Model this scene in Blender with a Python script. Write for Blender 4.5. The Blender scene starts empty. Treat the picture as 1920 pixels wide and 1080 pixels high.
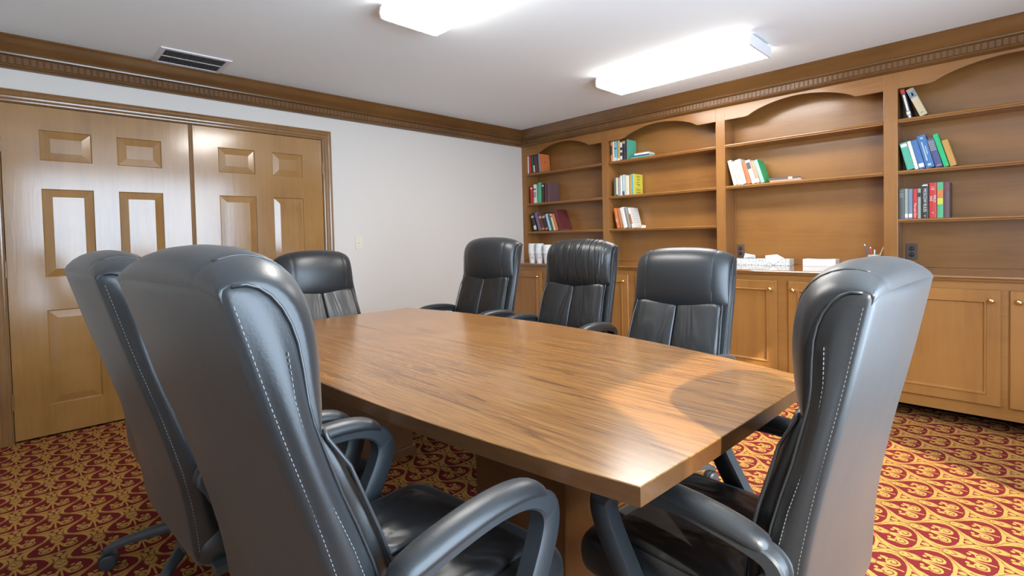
import bpy, bmesh, math, random
from mathutils import Vector, Matrix
R = math.radians
random.seed(7)
S = bpy.context.scene
COL = S.collection

# ------------------------------------------------------------------ camera
CAM = (4.2637, -4.3799, 1.1776); YAW, PITCH, ROLL = 0.7952, -0.0272, -0.0233
F_PX, CY_PX = 944.74, 470.6
cd = bpy.data.cameras.new('camera'); cam = bpy.data.objects.new('camera', cd); COL.objects.link(cam)
fw = Vector((-math.sin(YAW)*math.cos(PITCH), math.cos(YAW)*math.cos(PITCH), math.sin(PITCH)))
rt = Vector((math.cos(YAW), math.sin(YAW), 0)); up = rt.cross(fw)
r2 = math.cos(ROLL)*rt + math.sin(ROLL)*up; u2 = -math.sin(ROLL)*rt + math.cos(ROLL)*up
m = Matrix((r2, u2, -fw)).transposed().to_4x4(); m.translation = Vector(CAM)
cam.matrix_world = m
cd.sensor_fit = 'HORIZONTAL'; cd.sensor_width = 36.0
cd.lens = 36.0*F_PX/1920.0; cd.shift_y = -(540-CY_PX)/1920.0; cd.clip_start = 0.02
S.camera = cam

# ------------------------------------------------------------------ light
S.view_settings.view_transform = 'Standard'; S.view_settings.look = 'None'
S.view_settings.gamma = 1.0; S.view_settings.use_curve_mapping = False
S.view_settings.exposure = 0.22
W = bpy.data.worlds.new('sky'); S.world = W; W.use_nodes = True
bg = W.node_tree.nodes['Background']; bg.inputs[0].default_value = (0.64, 0.81, 1.0, 1); bg.inputs[1].default_value = 12.5
sd = bpy.data.lights.new('sun', 'SUN'); so = bpy.data.objects.new('sun', sd); COL.objects.link(so)
sd.energy = 8.5; sd.color = (1.0, 0.9, 0.76); sd.angle = R(0.9)
so.rotation_euler = Vector((-0.45, 0.27, -0.38)).to_track_quat('-Z', 'Y').to_euler(); so.location = (7, -5, 3)
XR, YF, H = 5.1, -5.35, 2.44         # right wall, front wall, ceiling
WY0, WY1, WZ0, WZ1 = -4.345, -1.75, 0.30, 2.255
pl = bpy.data.lights.new('window_portal', 'AREA'); po = bpy.data.objects.new('window_portal', pl); COL.objects.link(po)
pl.shape = 'RECTANGLE'; pl.size = WY1-WY0; pl.size_y = WZ1-WZ0; pl.cycles.is_portal = True
po.location = (XR+0.12, (WY0+WY1)/2, (WZ0+WZ1)/2)
po.rotation_euler = Matrix((Vector((0, 1, 0)), Vector((0, 0, 1)), Vector((1, 0, 0)))).transposed().to_euler()

# ------------------------------------------------------------------ node expression helper
class N:
    def __init__(s, name):
        s.m = bpy.data.materials.new(name); s.m.use_nodes = True
        s.t = s.m.node_tree; s.b = s.t.nodes['Principled BSDF']
    def put(s, sock, v):
        if isinstance(v, E): v = v.o
        if isinstance(v, bpy.types.NodeSocket): s.t.links.new(v, sock)
        elif isinstance(v, tuple) and len(v) == 3 and sock.type == 'RGBA': sock.default_value = (*v, 1)
        else: sock.default_value = v
    def math(s, op, a, b=None, c=None):
        n = s.t.nodes.new('ShaderNodeMath'); n.operation = op
        for i, v in enumerate((a, b, c)):
            if v is not None: s.put(n.inputs[i], v)
        return E(s, n.outputs[0])
    def set(s, **k):
        al = dict(color='Base Color', rough='Roughness', metal='Metallic', spec='Specular IOR Level', coat='Coat Weight', coatr='Coat Roughness', normal='Normal', emis='Emission Color', emit='Emission Strength', trans='Transmission Weight', ior='IOR', sheen='Sheen Weight')
        for a, v in k.items(): s.put(s.b.inputs[al[a]], v)
        return s
    def coord(s, kind='Object', scale=(1, 1, 1), rot=(0, 0, 0), loc=(0, 0, 0)):
        n = s.t.nodes.new('ShaderNodeTexCoord'); mp = s.t.nodes.new('ShaderNodeMapping')
        s.t.links.new(n.outputs[kind], mp.inputs[0]); mp.inputs['Scale'].default_value = scale
        mp.inputs['Rotation'].default_value = rot; mp.inputs['Location'].default_value = loc
        return mp.outputs[0]
    def noise(s, vec, scale=5, detail=4, rough=0.5, dist=0.0):
        n = s.t.nodes.new('ShaderNodeTexNoise'); s.t.links.new(vec, n.inputs['Vector'])
        n.inputs['Scale'].default_value = scale; n.inputs['Detail'].default_value = detail
        n.inputs['Roughness'].default_value = rough; n.inputs['Distortion'].default_value = dist
        return E(s, n.outputs[0])
    def ramp(s, v, *st):
        n = s.t.nodes.new('ShaderNodeValToRGB'); s.put(n.inputs[0], v); cr = n.color_ramp; cr.interpolation = 'EASE'
        while len(cr.elements) < len(st): cr.elements.new(0.5)
        for e, (p, c) in zip(cr.elements, st):
            e.position = p; e.color = (c, c, c, 1) if not isinstance(c, tuple) else (*c, 1)
        return n.outputs[0]
    def mix(s, f, a, b, mode='MIX'):
        n = s.t.nodes.new('ShaderNodeMix'); n.data_type = 'RGBA'; n.blend_type = mode
        s.put(n.inputs[0], f); s.put(n.inputs[6], a); s.put(n.inputs[7], b); return n.outputs[2]
    def bump(s, h, strength=0.2, dist=0.01, normal=None):
        n = s.t.nodes.new('ShaderNodeBump'); s.put(n.inputs['Height'], h)
        n.inputs['Strength'].default_value = strength; n.inputs['Distance'].default_value = dist
        if normal is not None: s.t.links.new(normal, n.inputs['Normal'])
        return n.outputs[0]
class E:
    def __init__(s, n, o): s.n = n; s.o = o
    def __add__(s, b): return s.n.math('ADD', s, b)
    __radd__ = __add__
    def __sub__(s, b): return s.n.math('SUBTRACT', s, b)
    def __rsub__(s, b): return s.n.math('SUBTRACT', b, s)
    def __mul__(s, b): return s.n.math('MULTIPLY', s, b)
    __rmul__ = __mul__
    def __truediv__(s, b): return s.n.math('DIVIDE', s, b)
    def fn(s, op, *a): return s.n.math(op, s, *a)
    def abs(s): return s.fn('ABSOLUTE')
    def lt(s, b): return s.fn('LESS_THAN', b)
    def gt(s, b): return s.fn('GREATER_THAN', b)
    def mx(s, b): return s.fn('MAXIMUM', b)
    def mn(s, b): return s.fn('MINIMUM', b)

def flat(name, c, rough=0.5, **k): return N(name).set(color=c, rough=rough, **k).m

def wood(name, c1, c2, c3, rough=0.22, axis='z', grain=1.0, coat=0.3, blot=1.0, bump=0.06):
    n = N(name); st = {'x': (1.0, 14, 14), 'y': (14, 1.0, 14), 'z': (14, 14, 1.0)}[axis]
    a = n.noise(n.coord(scale=st), 4*grain, 6, 0.62, 0.45)
    b = n.noise(n.coord(scale=tuple(0.35*x for x in st)), 1.6, 3, 0.5, 0.6)
    big = n.noise(n.coord(), 2.2, 3, 0.55)
    col = n.mix(n.ramp(a, (0.3, 0.0), (0.72, 1.0)), c1, c2)
    col = n.mix(n.ramp(big*0.6+b*0.4, (0.28, 0.0), (0.72, blot)), col, c3)
    rr = n.noise(n.coord(), 2.0, 1, 0.4)
    n.set(color=col, rough=rough, coat=coat, coatr=0.12,
          normal=n.bump(a, bump, 0.004))
    return n.m

M = {}
M['bookcase'] = wood('stained_bookcase_wood', (0.285, 0.121, 0.029), (0.22, 0.088, 0.020), (0.335, 0.150, 0.039), 0.30, 'x', 0.7, 0.2)
M['bookcase_v'] = wood('stained_upright_wood', (0.285, 0.121, 0.029), (0.22, 0.088, 0.020), (0.335, 0.150, 0.039), 0.30, 'z', 0.7, 0.2)
M['frame_dark'] = wood('dark_brown_trim_wood', (0.135, 0.060, 0.018), (0.10, 0.043, 0.013), (0.175, 0.082, 0.025), 0.26, 'x', 0.7, 0.3)
M['crown_y'] = wood('dark_brown_crown_wood', (0.135, 0.060, 0.018), (0.10, 0.043, 0.013), (0.175, 0.082, 0.025), 0.26, 'y', 0.7, 0.3)
M['door'] = wood('glossy_door_paint', (0.30, 0.148, 0.042), (0.235, 0.113, 0.031), (0.365, 0.188, 0.058), 0.17, 'z', 0.8, 0.6, bump=0.10)
M['casing'] = wood('glossy_casing_paint', (0.23, 0.118, 0.046), (0.18, 0.088, 0.034), (0.27, 0.145, 0.06), 0.17, 'z', 0.8, 0.6)
# table laminate
n = N('walnut_table_laminate')
a = n.noise(n.coord(scale=(0.6, 10, 10), rot=(0, 0, R(4))), 3.6, 8, 0.62, 1.2)
b = n.noise(n.coord(scale=(2.0, 90, 90), rot=(0, 0, R(4))), 1.6, 3, 0.6, 0.2)
w1 = n.ramp(a, (0.33, (0.115, 0.044, 0.011)), (0.42, (0.235, 0.100, 0.027)), (0.52, (0.33, 0.152, 0.042)), (0.62, (0.26, 0.112, 0.030)), (0.74, (0.345, 0.160, 0.048)))
w2 = n.mix(n.ramp(b, (0.42, 0.0), (0.62, 0.50)), w1, (0.17, 0.072, 0.028))
wear = n.noise(n.coord(), 2.6, 2, 0.5)
n.set(color=n.mix(n.ramp(wear, (0.52, 0.0), (0.80, 0.22)), w2, (0.40, 0.26, 0.13)), rough=0.24, coat=0.25, coatr=0.16, normal=n.bump(b, 0.012, 0.002))
M['table'] = n.m
# plaster
n = N('cream_wall_paint')
t = n.noise(n.coord(), 160, 3, 0.6)
n.set(color=(0.67, 0.625, 0.575), rough=0.75, normal=n.bump(t, 0.12, 0.003)); M['wall'] = n.m
n = N('white_ceiling_paint')
t = n.noise(n.coord(), 120, 3, 0.6)
n.set(color=(0.86, 0.91, 0.925), rough=0.85, normal=n.bump(t, 0.1, 0.003)); M['ceil'] = n.m
# leather
n = N('black_bonded_leather')
f = n.noise(n.coord(), 220, 3, 0.6); g = n.noise(n.coord(scale=(1, 1, 0.7)), 5, 2, 0.45, 0.3)
nb = n.bump(f, 0.16, 0.0015); nb = n.bump(g, 0.16, 0.012, nb)
n.set(color=(0.012, 0.0135, 0.015), rough=0.38, spec=0.55, sheen=0.075, coat=0.12, coatr=0.3, normal=nb); M['leather'] = n.m
n = N('creased_black_leather')
f = n.noise(n.coord(), 220, 3, 0.6); g = n.noise(n.coord(scale=(1, 1.5, 0.40)), 7, 2, 0.45, 0.7)
nb = n.bump(f, 0.14, 0.0015); nb = n.bump(g, 0.65, 0.030, nb)
n.set(color=(0.012, 0.012, 0.012), rough=0.38, spec=0.6, coat=0.1, coatr=0.3, normal=nb); M['leather2'] = n.m
n = N('black_moulded_plastic'); f = n.noise(n.coord(), 500, 2, 0.5)
n.set(color=(0.030, 0.034, 0.038), rough=0.42, normal=n.bump(f, 0.2, 0.0006)); M['plastic'] = n.m
M['thread'] = flat('pale_grey_thread', (0.22, 0.22, 0.215), 0.7)
M['piping'] = flat('black_piping', (0.03, 0.032, 0.035), 0.28, coat=0.3)
M['chrome'] = flat('grey_steel', (0.35, 0.35, 0.36), 0.3, metal=1.0)
M['brass'] = flat('polished_brass', (0.86, 0.60, 0.25), 0.16, metal=1.0)
M['white_metal'] = flat('white_enamel', (0.78, 0.78, 0.80), 0.35)
M['cream_plastic'] = flat('cream_plastic', (0.72, 0.68, 0.54), 0.35)
M['outlet'] = flat('dark_brown_plate', (0.12, 0.080, 0.060), 0.35)
M['black'] = flat('matte_black', (0.008, 0.008, 0.009), 0.6)
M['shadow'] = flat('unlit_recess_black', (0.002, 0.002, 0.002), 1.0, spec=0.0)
M['foam'] = flat('white_foam', (0.86, 0.87, 0.88), 0.6)
M['pink'] = flat('magenta_print', (0.55, 0.05, 0.16), 0.6)
M['tissue'] = flat('tissue_paper', (0.92, 0.92, 0.90), 0.85)
M['page'] = flat('book_pages', (0.80, 0.75, 0.62), 0.8)
n = N('lit_acrylic_lens'); n.set(color=(0.9, 0.9, 0.9), rough=0.4, emis=(1.0, 0.965, 0.915), emit=21.0); M['lens'] = n.m
n = N('lens_side_acrylic'); n.set(color=(0.8, 0.8, 0.78), rough=0.3, emis=(1.0, 0.94, 0.88), emit=2.2); M['lens_side'] = n.m
n = N('window_glass'); tr = n.t.nodes.new('ShaderNodeBsdfTransparent'); gl = n.t.nodes.new('ShaderNodeBsdfGlossy'); gl.inputs['Roughness'].default_value = 0.02
mxs = n.t.nodes.new('ShaderNodeMixShader'); mxs.inputs[0].default_value = 0.06
n.t.links.new(tr.outputs[0], mxs.inputs[1]); n.t.links.new(gl.outputs[0], mxs.inputs[2])
n.t.links.new(mxs.outputs[0], n.t.nodes['Material Output'].inputs[0]); M['glass'] = n.m
n = N('patterned_tissue_box'); v = n.t.nodes.new('ShaderNodeTexVoronoi'); n.t.links.new(n.coord(), v.inputs['Vector']); v.inputs['Scale'].default_value = 90
n.set(color=n.ramp(E(n, v.outputs[0]), (0.25, (0.35, 0.42, 0.42)), (0.5, (0.80, 0.82, 0.80))), rough=0.5); M['tissuebox'] = n.m
M['whitebox'] = flat('white_card_box', (0.85, 0.84, 0.80), 0.5)

# carpet: half-drop ogee lattice with leaf, two scrolls and a ring in every cell
def carpet():
    n = N('red_gold_ogee_carpet')
    LX, LY = 0.2228, 0.2420
    tc = n.t.nodes.new('ShaderNodeTexCoord')
    wob = n.t.nodes.new('ShaderNodeTexNoise'); wob.inputs['Scale'].default_value = 60; wob.inputs['Detail'].default_value = 1
    n.t.links.new(tc.outputs['Object'], wob.inputs['Vector'])
    sx = n.t.nodes.new('ShaderNodeSeparateXYZ'); n.t.links.new(tc.outputs['Object'], sx.inputs[0])
    sw = n.t.nodes.new('ShaderNodeSeparateXYZ'); n.t.links.new(wob.outputs['Color'], sw.inputs[0])
    X = E(n, sx.outputs[0]) + (E(n, sw.outputs[0]) - 0.5)*0.006
    Y = E(n, sx.outputs[1]) + (E(n, sw.outputs[1]) - 0.5)*0.006
    u = (X - 0.024)/LX; w = (Y + 0.038 + 0.034)/LY
    def cell(u, w):
        uf = u.fn('FRACT'); wf = (w + 0.5).fn('FRACT') - 0.5
        # round end towards +x: warp the phase
        ph = uf
        hgt = (1.0 - (ph*6.28318).fn('COSINE'))*0.25
        return uf, wf, wf.abs() - hgt
    uA, wA, fA = cell(u, w)
    inA = fA.lt(0.0)
    uB, wB, fB = cell(u + 0.5, w + 0.5)
    inB = 1.0 - inA
    U = uA*inA + uB*inB; V = wA*inA + wB*inB
    d = fA.abs()                      # distance to the ogee line, in cell heights
    line = d.lt(0.034)
    line2 = ((d - 0.060).abs().lt(0.013))*(U.gt(0.50))
    def disc(cx, cy, rx, ry):
        a = (U - cx)/rx; b = (V - cy)/ry
        return (a*a + b*b).lt(1.0)
    Va = V.abs()
    def aq(cx, cy, rx, ry, shear=0.0):
        a = (U - cx - (Va - cy)*shear)/rx; b = (Va - cy)/ry
        return a*a + b*b
    # teardrop field: pointed at u = .02, round at u = .80
    uu = (U - 0.075).mx(0.0005)
    prof = uu.fn('POWER', 2.1)*(0.765 - U).mx(0.00001)*3.0
    q = (V*V)/prof
    inside = q.lt(1.0)*U.gt(0.075)*U.lt(0.765)
    # scrolls
    a = U - 0.575; b = Va - 0.145
    r = (a*a + b*b).fn('SQRT'); th = b.fn('ARCTAN2', a)
    scroll = aq(0.575, 0.145, 0.098, 0.095).lt(1.0)
    sdark = (r - (0.052 + th*0.0090)).abs().lt(0.010)*r.lt(0.086)
    tail = aq(0.455, 0.200, 0.060, 0.038, -0.5).lt(1.0).mx(aq(0.405, 0.135, 0.028, 0.028).lt(1.0))
    stem = ((Va - (U - 0.36)*0.34).abs().lt(0.022))*U.gt(0.34)*U.lt(0.58)
    mid = Va.lt(0.013)*U.gt(0.34)*U.lt(0.74)
    leaf = disc(0.245, 0.0, 0.150, 0.088)
    vein = ((U*52.0 + Va*70.0).fn('SINE')).gt(0.72)*disc(0.25, 0.0, 0.115, 0.062)
    ldark = ((((U-0.245)/0.150)*((U-0.245)/0.150) + (V/0.088)*(V/0.088)) - 0.86).abs().lt(0.07)*U.gt(0.16)
    motif = scroll.mx(tail).mx(stem).mx(mid).mx(leaf)
    mdark = (sdark.mx(vein)).mx(ldark)*motif
    # notch behind the round end
    notch = (Va.lt((0.965 - U)*0.62))*U.gt(0.815)
    bud = disc(0.875, 0.0, 0.055, 0.040)
    # thin dark lines in the gold bands
    edge = d.lt(0.010)
    arc = ((q - 1.35).abs().lt(0.055))*U.gt(0.45)*U.lt(0.762)
    red_f = (inside*(1.0 - motif)).mx(notch*(1.0 - bud))
    dark_f = ((edge.mx(arc))*(1.0 - inside)).mx(mdark)
    fuzz = n.noise(tc.outputs['Object'], 700, 2, 0.6)
    red = n.mix(n.ramp(fuzz, (0.3, 0.0), (0.7, 1.0)), (0.095, 0.010, 0.011), (0.165, 0.021, 0.020))
    gld = n.mix(n.ramp(fuzz, (0.3, 0.0), (0.7, 1.0)), (0.30, 0.150, 0.034), (0.46, 0.255, 0.072))
    col = n.mix(red_f, gld, red)
    col = n.mix(dark_f*0.85, col, (0.07, 0.012, 0.010))
    n.set(color=col, rough=0.95, spec=0.04, normal=n.bump(fuzz, 0.5, 0.003))
    return n.m
M['carpet'] = carpet()

# ------------------------------------------------------------------ mesh helpers
def link(o, parent=None):
    COL.objects.link(o)
    if parent is not None: o.parent = parent
    return o
def tag(o, label=None, cat=None, group=None, kind=None):
    for k, v in (('label', label), ('category', cat), ('group', group), ('kind', kind)):
        if v: o[k] = v
    return o
def empty(name, loc=(0, 0, 0), rz=0, label=None, cat=None, group=None):
    o = bpy.data.objects.new(name, None); o.location = loc; o.rotation_euler = (0, 0, rz); o.empty_display_size = 0.05
    link(o); tag(o, label, cat, group); return o
def obj(name, bm, mat, parent=None, smooth=False, sub=0, bevel=0, loc=None, rot=None, angle=None):
    me = bpy.data.meshes.new(name); bmesh.ops.recalc_face_normals(bm, faces=bm.faces[:]); bm.to_mesh(me); bm.free()
    for mm in (mat if isinstance(mat, (list, tuple)) else [mat]): me.materials.append(mm)
    if smooth:
        for p in me.polygons: p.use_smooth = True
        if angle: me.set_sharp_from_angle(angle=R(angle))
    o = bpy.data.objects.new(name, me); link(o, parent)
    if loc: o.location = loc
    if rot: o.rotation_euler = rot
    if bevel:
        md = o.modifiers.new('bevel', 'BEVEL'); md.width = bevel; md.segments = 2; md.limit_method = 'ANGLE'
    if sub:
        md = o.modifiers.new('subdivision', 'SUBSURF'); md.levels = sub; md.render_levels = sub
    return o
def BM(): return bmesh.new()
def box(bm, a, b, mi=0):
    x0, y0, z0 = a; x1, y1, z1 = b
    v = [bm.verts.new(p) for p in ((x0, y0, z0), (x1, y0, z0), (x1, y1, z0), (x0, y1, z0), (x0, y0, z1), (x1, y0, z1), (x1, y1, z1), (x0, y1, z1))]
    for f in ((0, 3, 2, 1), (4, 5, 6, 7), (0, 1, 5, 4), (1, 2, 6, 5), (2, 3, 7, 6), (3, 0, 4, 7)):
        bm.faces.new([v[i] for i in f]).material_index = mi
    return bm
def loft(bm, rings, closed=True, cap=True, mi=0):
    vs = [[bm.verts.new(p) for p in r] for r in rings]
    k = len(vs[0])
    for a, b in zip(vs, vs[1:]):
        for i in range(k if closed else k-1):
            j = (i+1) % k
            bm.faces.new((a[i], a[j], b[j], b[i])).material_index = mi
    if cap and closed:
        bm.faces.new(vs[0][::-1]).material_index = mi; bm.faces.new(vs[-1]).material_index = mi
    return bm
def lathe(bm, prof, c=(0, 0, 0), seg=20, axis='z', cap=True):
    rings = []
    for r, h in prof:
        ring = []
        for i in range(seg):
            t = 2*math.pi*i/seg; p = (max(r, 1e-4)*math.cos(t), max(r, 1e-4)*math.sin(t), h)
            if axis == 'x': p = (p[2], p[0], p[1])
            if axis == 'y': p = (p[0], p[2], p[1])
            ring.append((p[0]+c[0], p[1]+c[1], p[2]+c[2]))
        rings.append(ring)
    return loft(bm, rings, True, cap)
def tube(bm, pts, r, seg=8, cap=True):
    pts = [Vector(p) for p in pts]; rings = []
    rr = r if isinstance(r, (list, tuple)) else [r]*len(pts)
    prev = None
    for i, p in enumerate(pts):
        d = (pts[min(i+1, len(pts)-1)] - pts[max(i-1, 0)]).normalized()
        if prev is None:
            a = Vector((0, 0, 1)) if abs(d.z) < 0.9 else Vector((1, 0, 0))
            prev = (a - a.dot(d)*d).normalized()
        else: prev = (prev - prev.dot(d)*d).normalized()
        q = d.cross(prev)
        rings.append([tuple(p + rr[i]*(math.cos(t)*prev + math.sin(t)*q)) for t in [2*math.pi*k/seg for k in range(seg)]])
    return loft(bm, rings, True, cap)
def prof_sweep(bm, prof, p0, p1, out):
    """prof: (depth, z) list, swept from p0 to p1 (xy), depth along unit vector out"""
    rings = []
    for p in (p0, p1):
        rings.append([(p[0]+d*out[0], p[1]+d*out[1], z) for d, z in prof])
    return loft(bm, rings, True, True)
def interp(x, pts):
    pts = sorted(pts)
    if x <= pts[0][0]: return pts[0][1]
    for (a, b), (c, d) in zip(pts, pts[1:]):
        if x <= c: return b + (d-b)*(x-a)/(c-a)
    return pts[-1][1]
def struct(o): o['kind'] = 'structure'; return o
def text_mesh(name, body, size, mat, parent, mtx, extrude=0.0003, maxw=None):
    cu = bpy.data.curves.new(name, 'FONT'); cu.body = body; cu.size = size; cu.extrude = extrude
    cu.align_x = 'CENTER'; cu.align_y = 'CENTER'
    t = bpy.data.objects.new(name, cu); COL.objects.link(t)
    bpy.context.view_layer.update()
    me = bpy.data.meshes.new_from_object(t.evaluated_get(bpy.context.evaluated_depsgraph_get()))
    bpy.data.objects.remove(t); bpy.data.curves.remove(cu)
    me.materials.clear(); me.materials.append(mat)
    if maxw and len(me.vertices):
        wx = max(v.co.x for v in me.vertices) - min(v.co.x for v in me.vertices)
        if wx > maxw:
            for v in me.vertices: v.co.x *= maxw/wx
    o = bpy.data.objects.new(name, me); link(o, parent); o.matrix_local = mtx
    return o

# ------------------------------------------------------------------ room shell
struct(obj('floor', box(BM(), (-0.1, YF-0.1, -0.1), (XR+0.1, 0.33, 0)), M['carpet']))
struct(obj('ceiling', box(BM(), (-0.1, YF-0.1, H), (XR+0.1, 0.33, H+0.1)), M['ceil']))
b = BM()
box(b, (-0.1, YF-0.1, 0), (0, -4.4335, H)); box(b, (-0.1, -2.4775, 0), (0, 0.33, H)); box(b, (-0.1, -4.4335, 2.0535), (0, -2.4775, H))
struct(obj('wall_left', b, M['wall']))
struct(obj('door_gap_shade', box(BM(), (-0.16, -4.6, 0), (-0.1, -2.3, 2.2)), M['black']))  # black sheet behind the doors, colours the shade in the gaps around them
struct(obj('wall_back', box(BM(), (0, 0.232, 0), (XR, 0.33, H)), M['wall']))
struct(obj('wall_front', box(BM(), (0, YF-0.1, 0), (XR, YF, H)), M['wall']))
b = BM()
box(b, (XR, YF, 0), (XR+0.14, 0.232, WZ0)); box(b, (XR, YF, WZ1), (XR+0.14, 0.232, H))
box(b, (XR, YF, WZ0), (XR+0.14, WY0, WZ1)); box(b, (XR, WY1, WZ0), (XR+0.14, 0.232, WZ1))
struct(obj('wall_right', b, M['wall']))
# window
b = BM(); t = 0.045
box(b, (XR+0.03, WY0, WZ0), (XR+0.09, WY1, WZ0+t)); box(b, (XR+0.03, WY0, WZ1-t), (XR+0.09, WY1, WZ1))
box(b, (XR+0.03, WY0, WZ0+t), (XR+0.09, WY0+t, WZ1-t)); box(b, (XR+0.03, WY1-t, WZ0+t), (XR+0.09, WY1, WZ1-t))
wf = struct(obj('window_1', b, M['white_metal'], bevel=0.004))
obj('window_pane', box(BM(), (XR+0.055, WY0+t, WZ0+t), (XR+0.06, WY1-t, WZ1-t)), M['glass'], wf)
b = BM(); box(b, (XR-0.05, WY0-0.05, WZ0-0.03), (XR+0.03, WY1+0.05, WZ0)); obj('window_sill', b, M['white_metal'], wf, bevel=0.004)

# crown mouldings (same profile on both walls)
CP = [(0.0, 2.44), (0.088, 2.44), (0.090, 2.432), (0.084, 2.424), (0.080, 2.418), (0.071, 2.397), (0.058, 2.376), (0.046, 2.362), (0.038, 2.352), (0.040, 2.346), (0.046, 2.341), (0.044, 2.333), (0.036, 2.328), (0.029, 2.326)]
CQ = [(0.029, 2.277), (0.036, 2.275), (0.038, 2.268), (0.030, 2.262), (0.020, 2.256), (0.0, 2.254)]
def crown(name, L, place, mat):
    b = BM()
    s0, s1 = 0, L
    prof = CP + CQ
    rings = [[place(s, d, z) for d, z in prof] for s in (s0, s1)]
    loft(b, rings)
    # carved flute band: shallow pads separated by lens-shaped gouges
    pitch = 0.032; cnt = int(L/pitch); zs = [2.3255, 2.322, 2.315, 2.302, 2.289, 2.281, 2.2775]
    cols = []
    for k in range(cnt):
        for u in (0.0, 0.07, 0.16, 0.30, 0.5, 0.72, 0.86, 0.95):
            s = (k+u)*pitch; row = []
            for z in zs:
                zc = 1 - abs(z-2.3015)/0.0245
                g = max(0.0, 1 - abs(((u+0.5) % 1)-0.5)/(0.03+0.17*math.sqrt(max(zc, 0))))
                d = 0.0345 - 0.0085*g*(zc > 0.02) if abs(z-2.3015) < 0.0235 else 0.0285
                row.append(place(s, d, z))
            cols.append(row)
    loft(b, cols, closed=False, cap=False)
    o = struct(obj(name, b, mat, smooth=True, angle=28)); return o
crown('trim_1', -YF, lambda s, d, z: (d, -s, z), M['crown_y'])
crown('trim_2', XR, lambda s, d, z: (s, -d, z), M['frame_dark'])

# ------------------------------------------------------------------ doors
DZ0, DZ1 = 0.014, 2.05
def rect_ring(y0, y1, z0, z1, x): return [(x, y0, z0), (x, y1, z0), (x, y1, z1), (x, y0, z1)]
def panel_door(name, y0, y1, panels, hinge_y):
    b = BM()
    ys = sorted({y0, y1} | {p[0] for p in panels} | {p[1] for p in panels})
    zs = sorted({DZ0, DZ1} | {p[2] for p in panels} | {p[3] for p in panels})
    XF = 0.006
    def inp(yc, zc):
        return any(p[0] < yc < p[1] and p[2] < zc < p[3] for p in panels)
    vc = {}
    def V(y, z):
        if (y, z) not in vc: vc[(y, z)] = b.verts.new((XF, y, z))
        return vc[(y, z)]
    for ya, yb in zip(ys, ys[1:]):
        for za, zb in zip(zs, zs[1:]):
            if not inp((ya+yb)/2, (za+zb)/2): b.faces.new((V(ya, za), V(yb, za), V(yb, zb), V(ya, zb)))
    for (a, c, e, f) in panels:
        rs = [(0, XF), (0.002, XF-0.006), (0.006, XF-0.0085), (0.050, XF+0.002)]
        loft(b, [rect_ring(a+i, c-i, e+i, f-i, x) for i, x in rs], True, False)
        i = 0.050; b.faces.new([b.verts.new(p) for p in rect_ring(a+i, c-i, e+i, f-i, XF+0.002)])
    box(b, (-0.035, y0, DZ0), (XF-0.010, y1, DZ1))
    rim = rect_ring(y0, y1, DZ0, DZ1, XF), rect_ring(y0, y1, DZ0, DZ1, XF-0.012)
    loft(b, rim, True, False)
    d = struct(obj(name, b, M['door']))
    for hz in (0.25, 1.05, 1.80):
        hb = BM(); lathe(hb, [(0.0065, -0.045), (0.0065, 0.045)], (0.012, hinge_y, hz), 10); lathe(hb, [(0.004, 0.045), (0.005, 0.05), (0.001, 0.056)], (0.012, hinge_y, hz), 10)
        obj('hinge', hb, M['casing'], d, smooth=True, angle=40)
    return d
ZP = [(1.720, 1.908), (0.997, 1.545), (0.200, 0.790)]
panel_door('door_1', -4.430, -3.459, [(y0, y1, a, c) for a, c in ZP for y0, y1 in ((-4.262, -4.012), (-3.882, -3.634))], -4.434)
panel_door('door_2', -3.452, -2.4808, [(y0, y1, a, c) for a, c in ZP for y0, y1 in ((-3.278, -3.020), (-2.890, -2.650))], -2.477)
ast = obj('trim_3', (lambda b: loft(b, [[(0.004, -3.468, z), (0.013, -3.466, z), (0.0165, -3.459, z), (0.013, -3.452, z), (0.017, -3.447, z), (0.013, -3.441, z), (0.004, -3.439, z)] for z in (0.016, 2.048)]))(BM()), M['casing'])
struct(ast)
# casing: profile across width (inner edge -> outer edge), depth from wall
KP = [(0.0, 0.0), (0.0, 0.012), (0.004, 0.016), (0.010, 0.012), (0.016, 0.013), (0.022, 0.019), (0.030, 0.016), (0.038, 0.017), (0.046, 0.023), (0.054, 0.019), (0.062, 0.022), (0.072, 0.028), (0.078, 0.026), (0.080, 0.0)]
b = BM(); yL, yR, zT = -4.4335, -2.4775, 2.0535
rings = []
rings.append([(d, yL-o_, 0.0) for o_, d in KP]); rings.append([(d, yL-o_, zT+o_) for o_, d in KP])
rings.append([(d, yR+o_, zT+o_) for o_, d in KP]); rings.append([(d, yR+o_, 0.0) for o_, d in KP])
loft(b, rings); struct(obj('trim_4', b, M['casing']))
for nm, y0, y1 in (('baseboard_left', -2.395, -0.45), ('baseboard_front', 0, 0)):
    if nm == 'baseboard_left':
        struct(obj(nm, prof_sweep(BM(), [(0, 0), (0.014, 0), (0.014, 0.075), (0.008, 0.088), (0, 0.09)], (0, y0), (0, y1), (1, 0)), M['crown_y']))
    else:
        struct(obj(nm, prof_sweep(BM(), [(0, 0), (0.014, 0), (0.014, 0.075), (0.008, 0.088), (0, 0.09)], (0.02, YF), (XR-0.02, YF), (0, 1)), M['frame_dark']))

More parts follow.
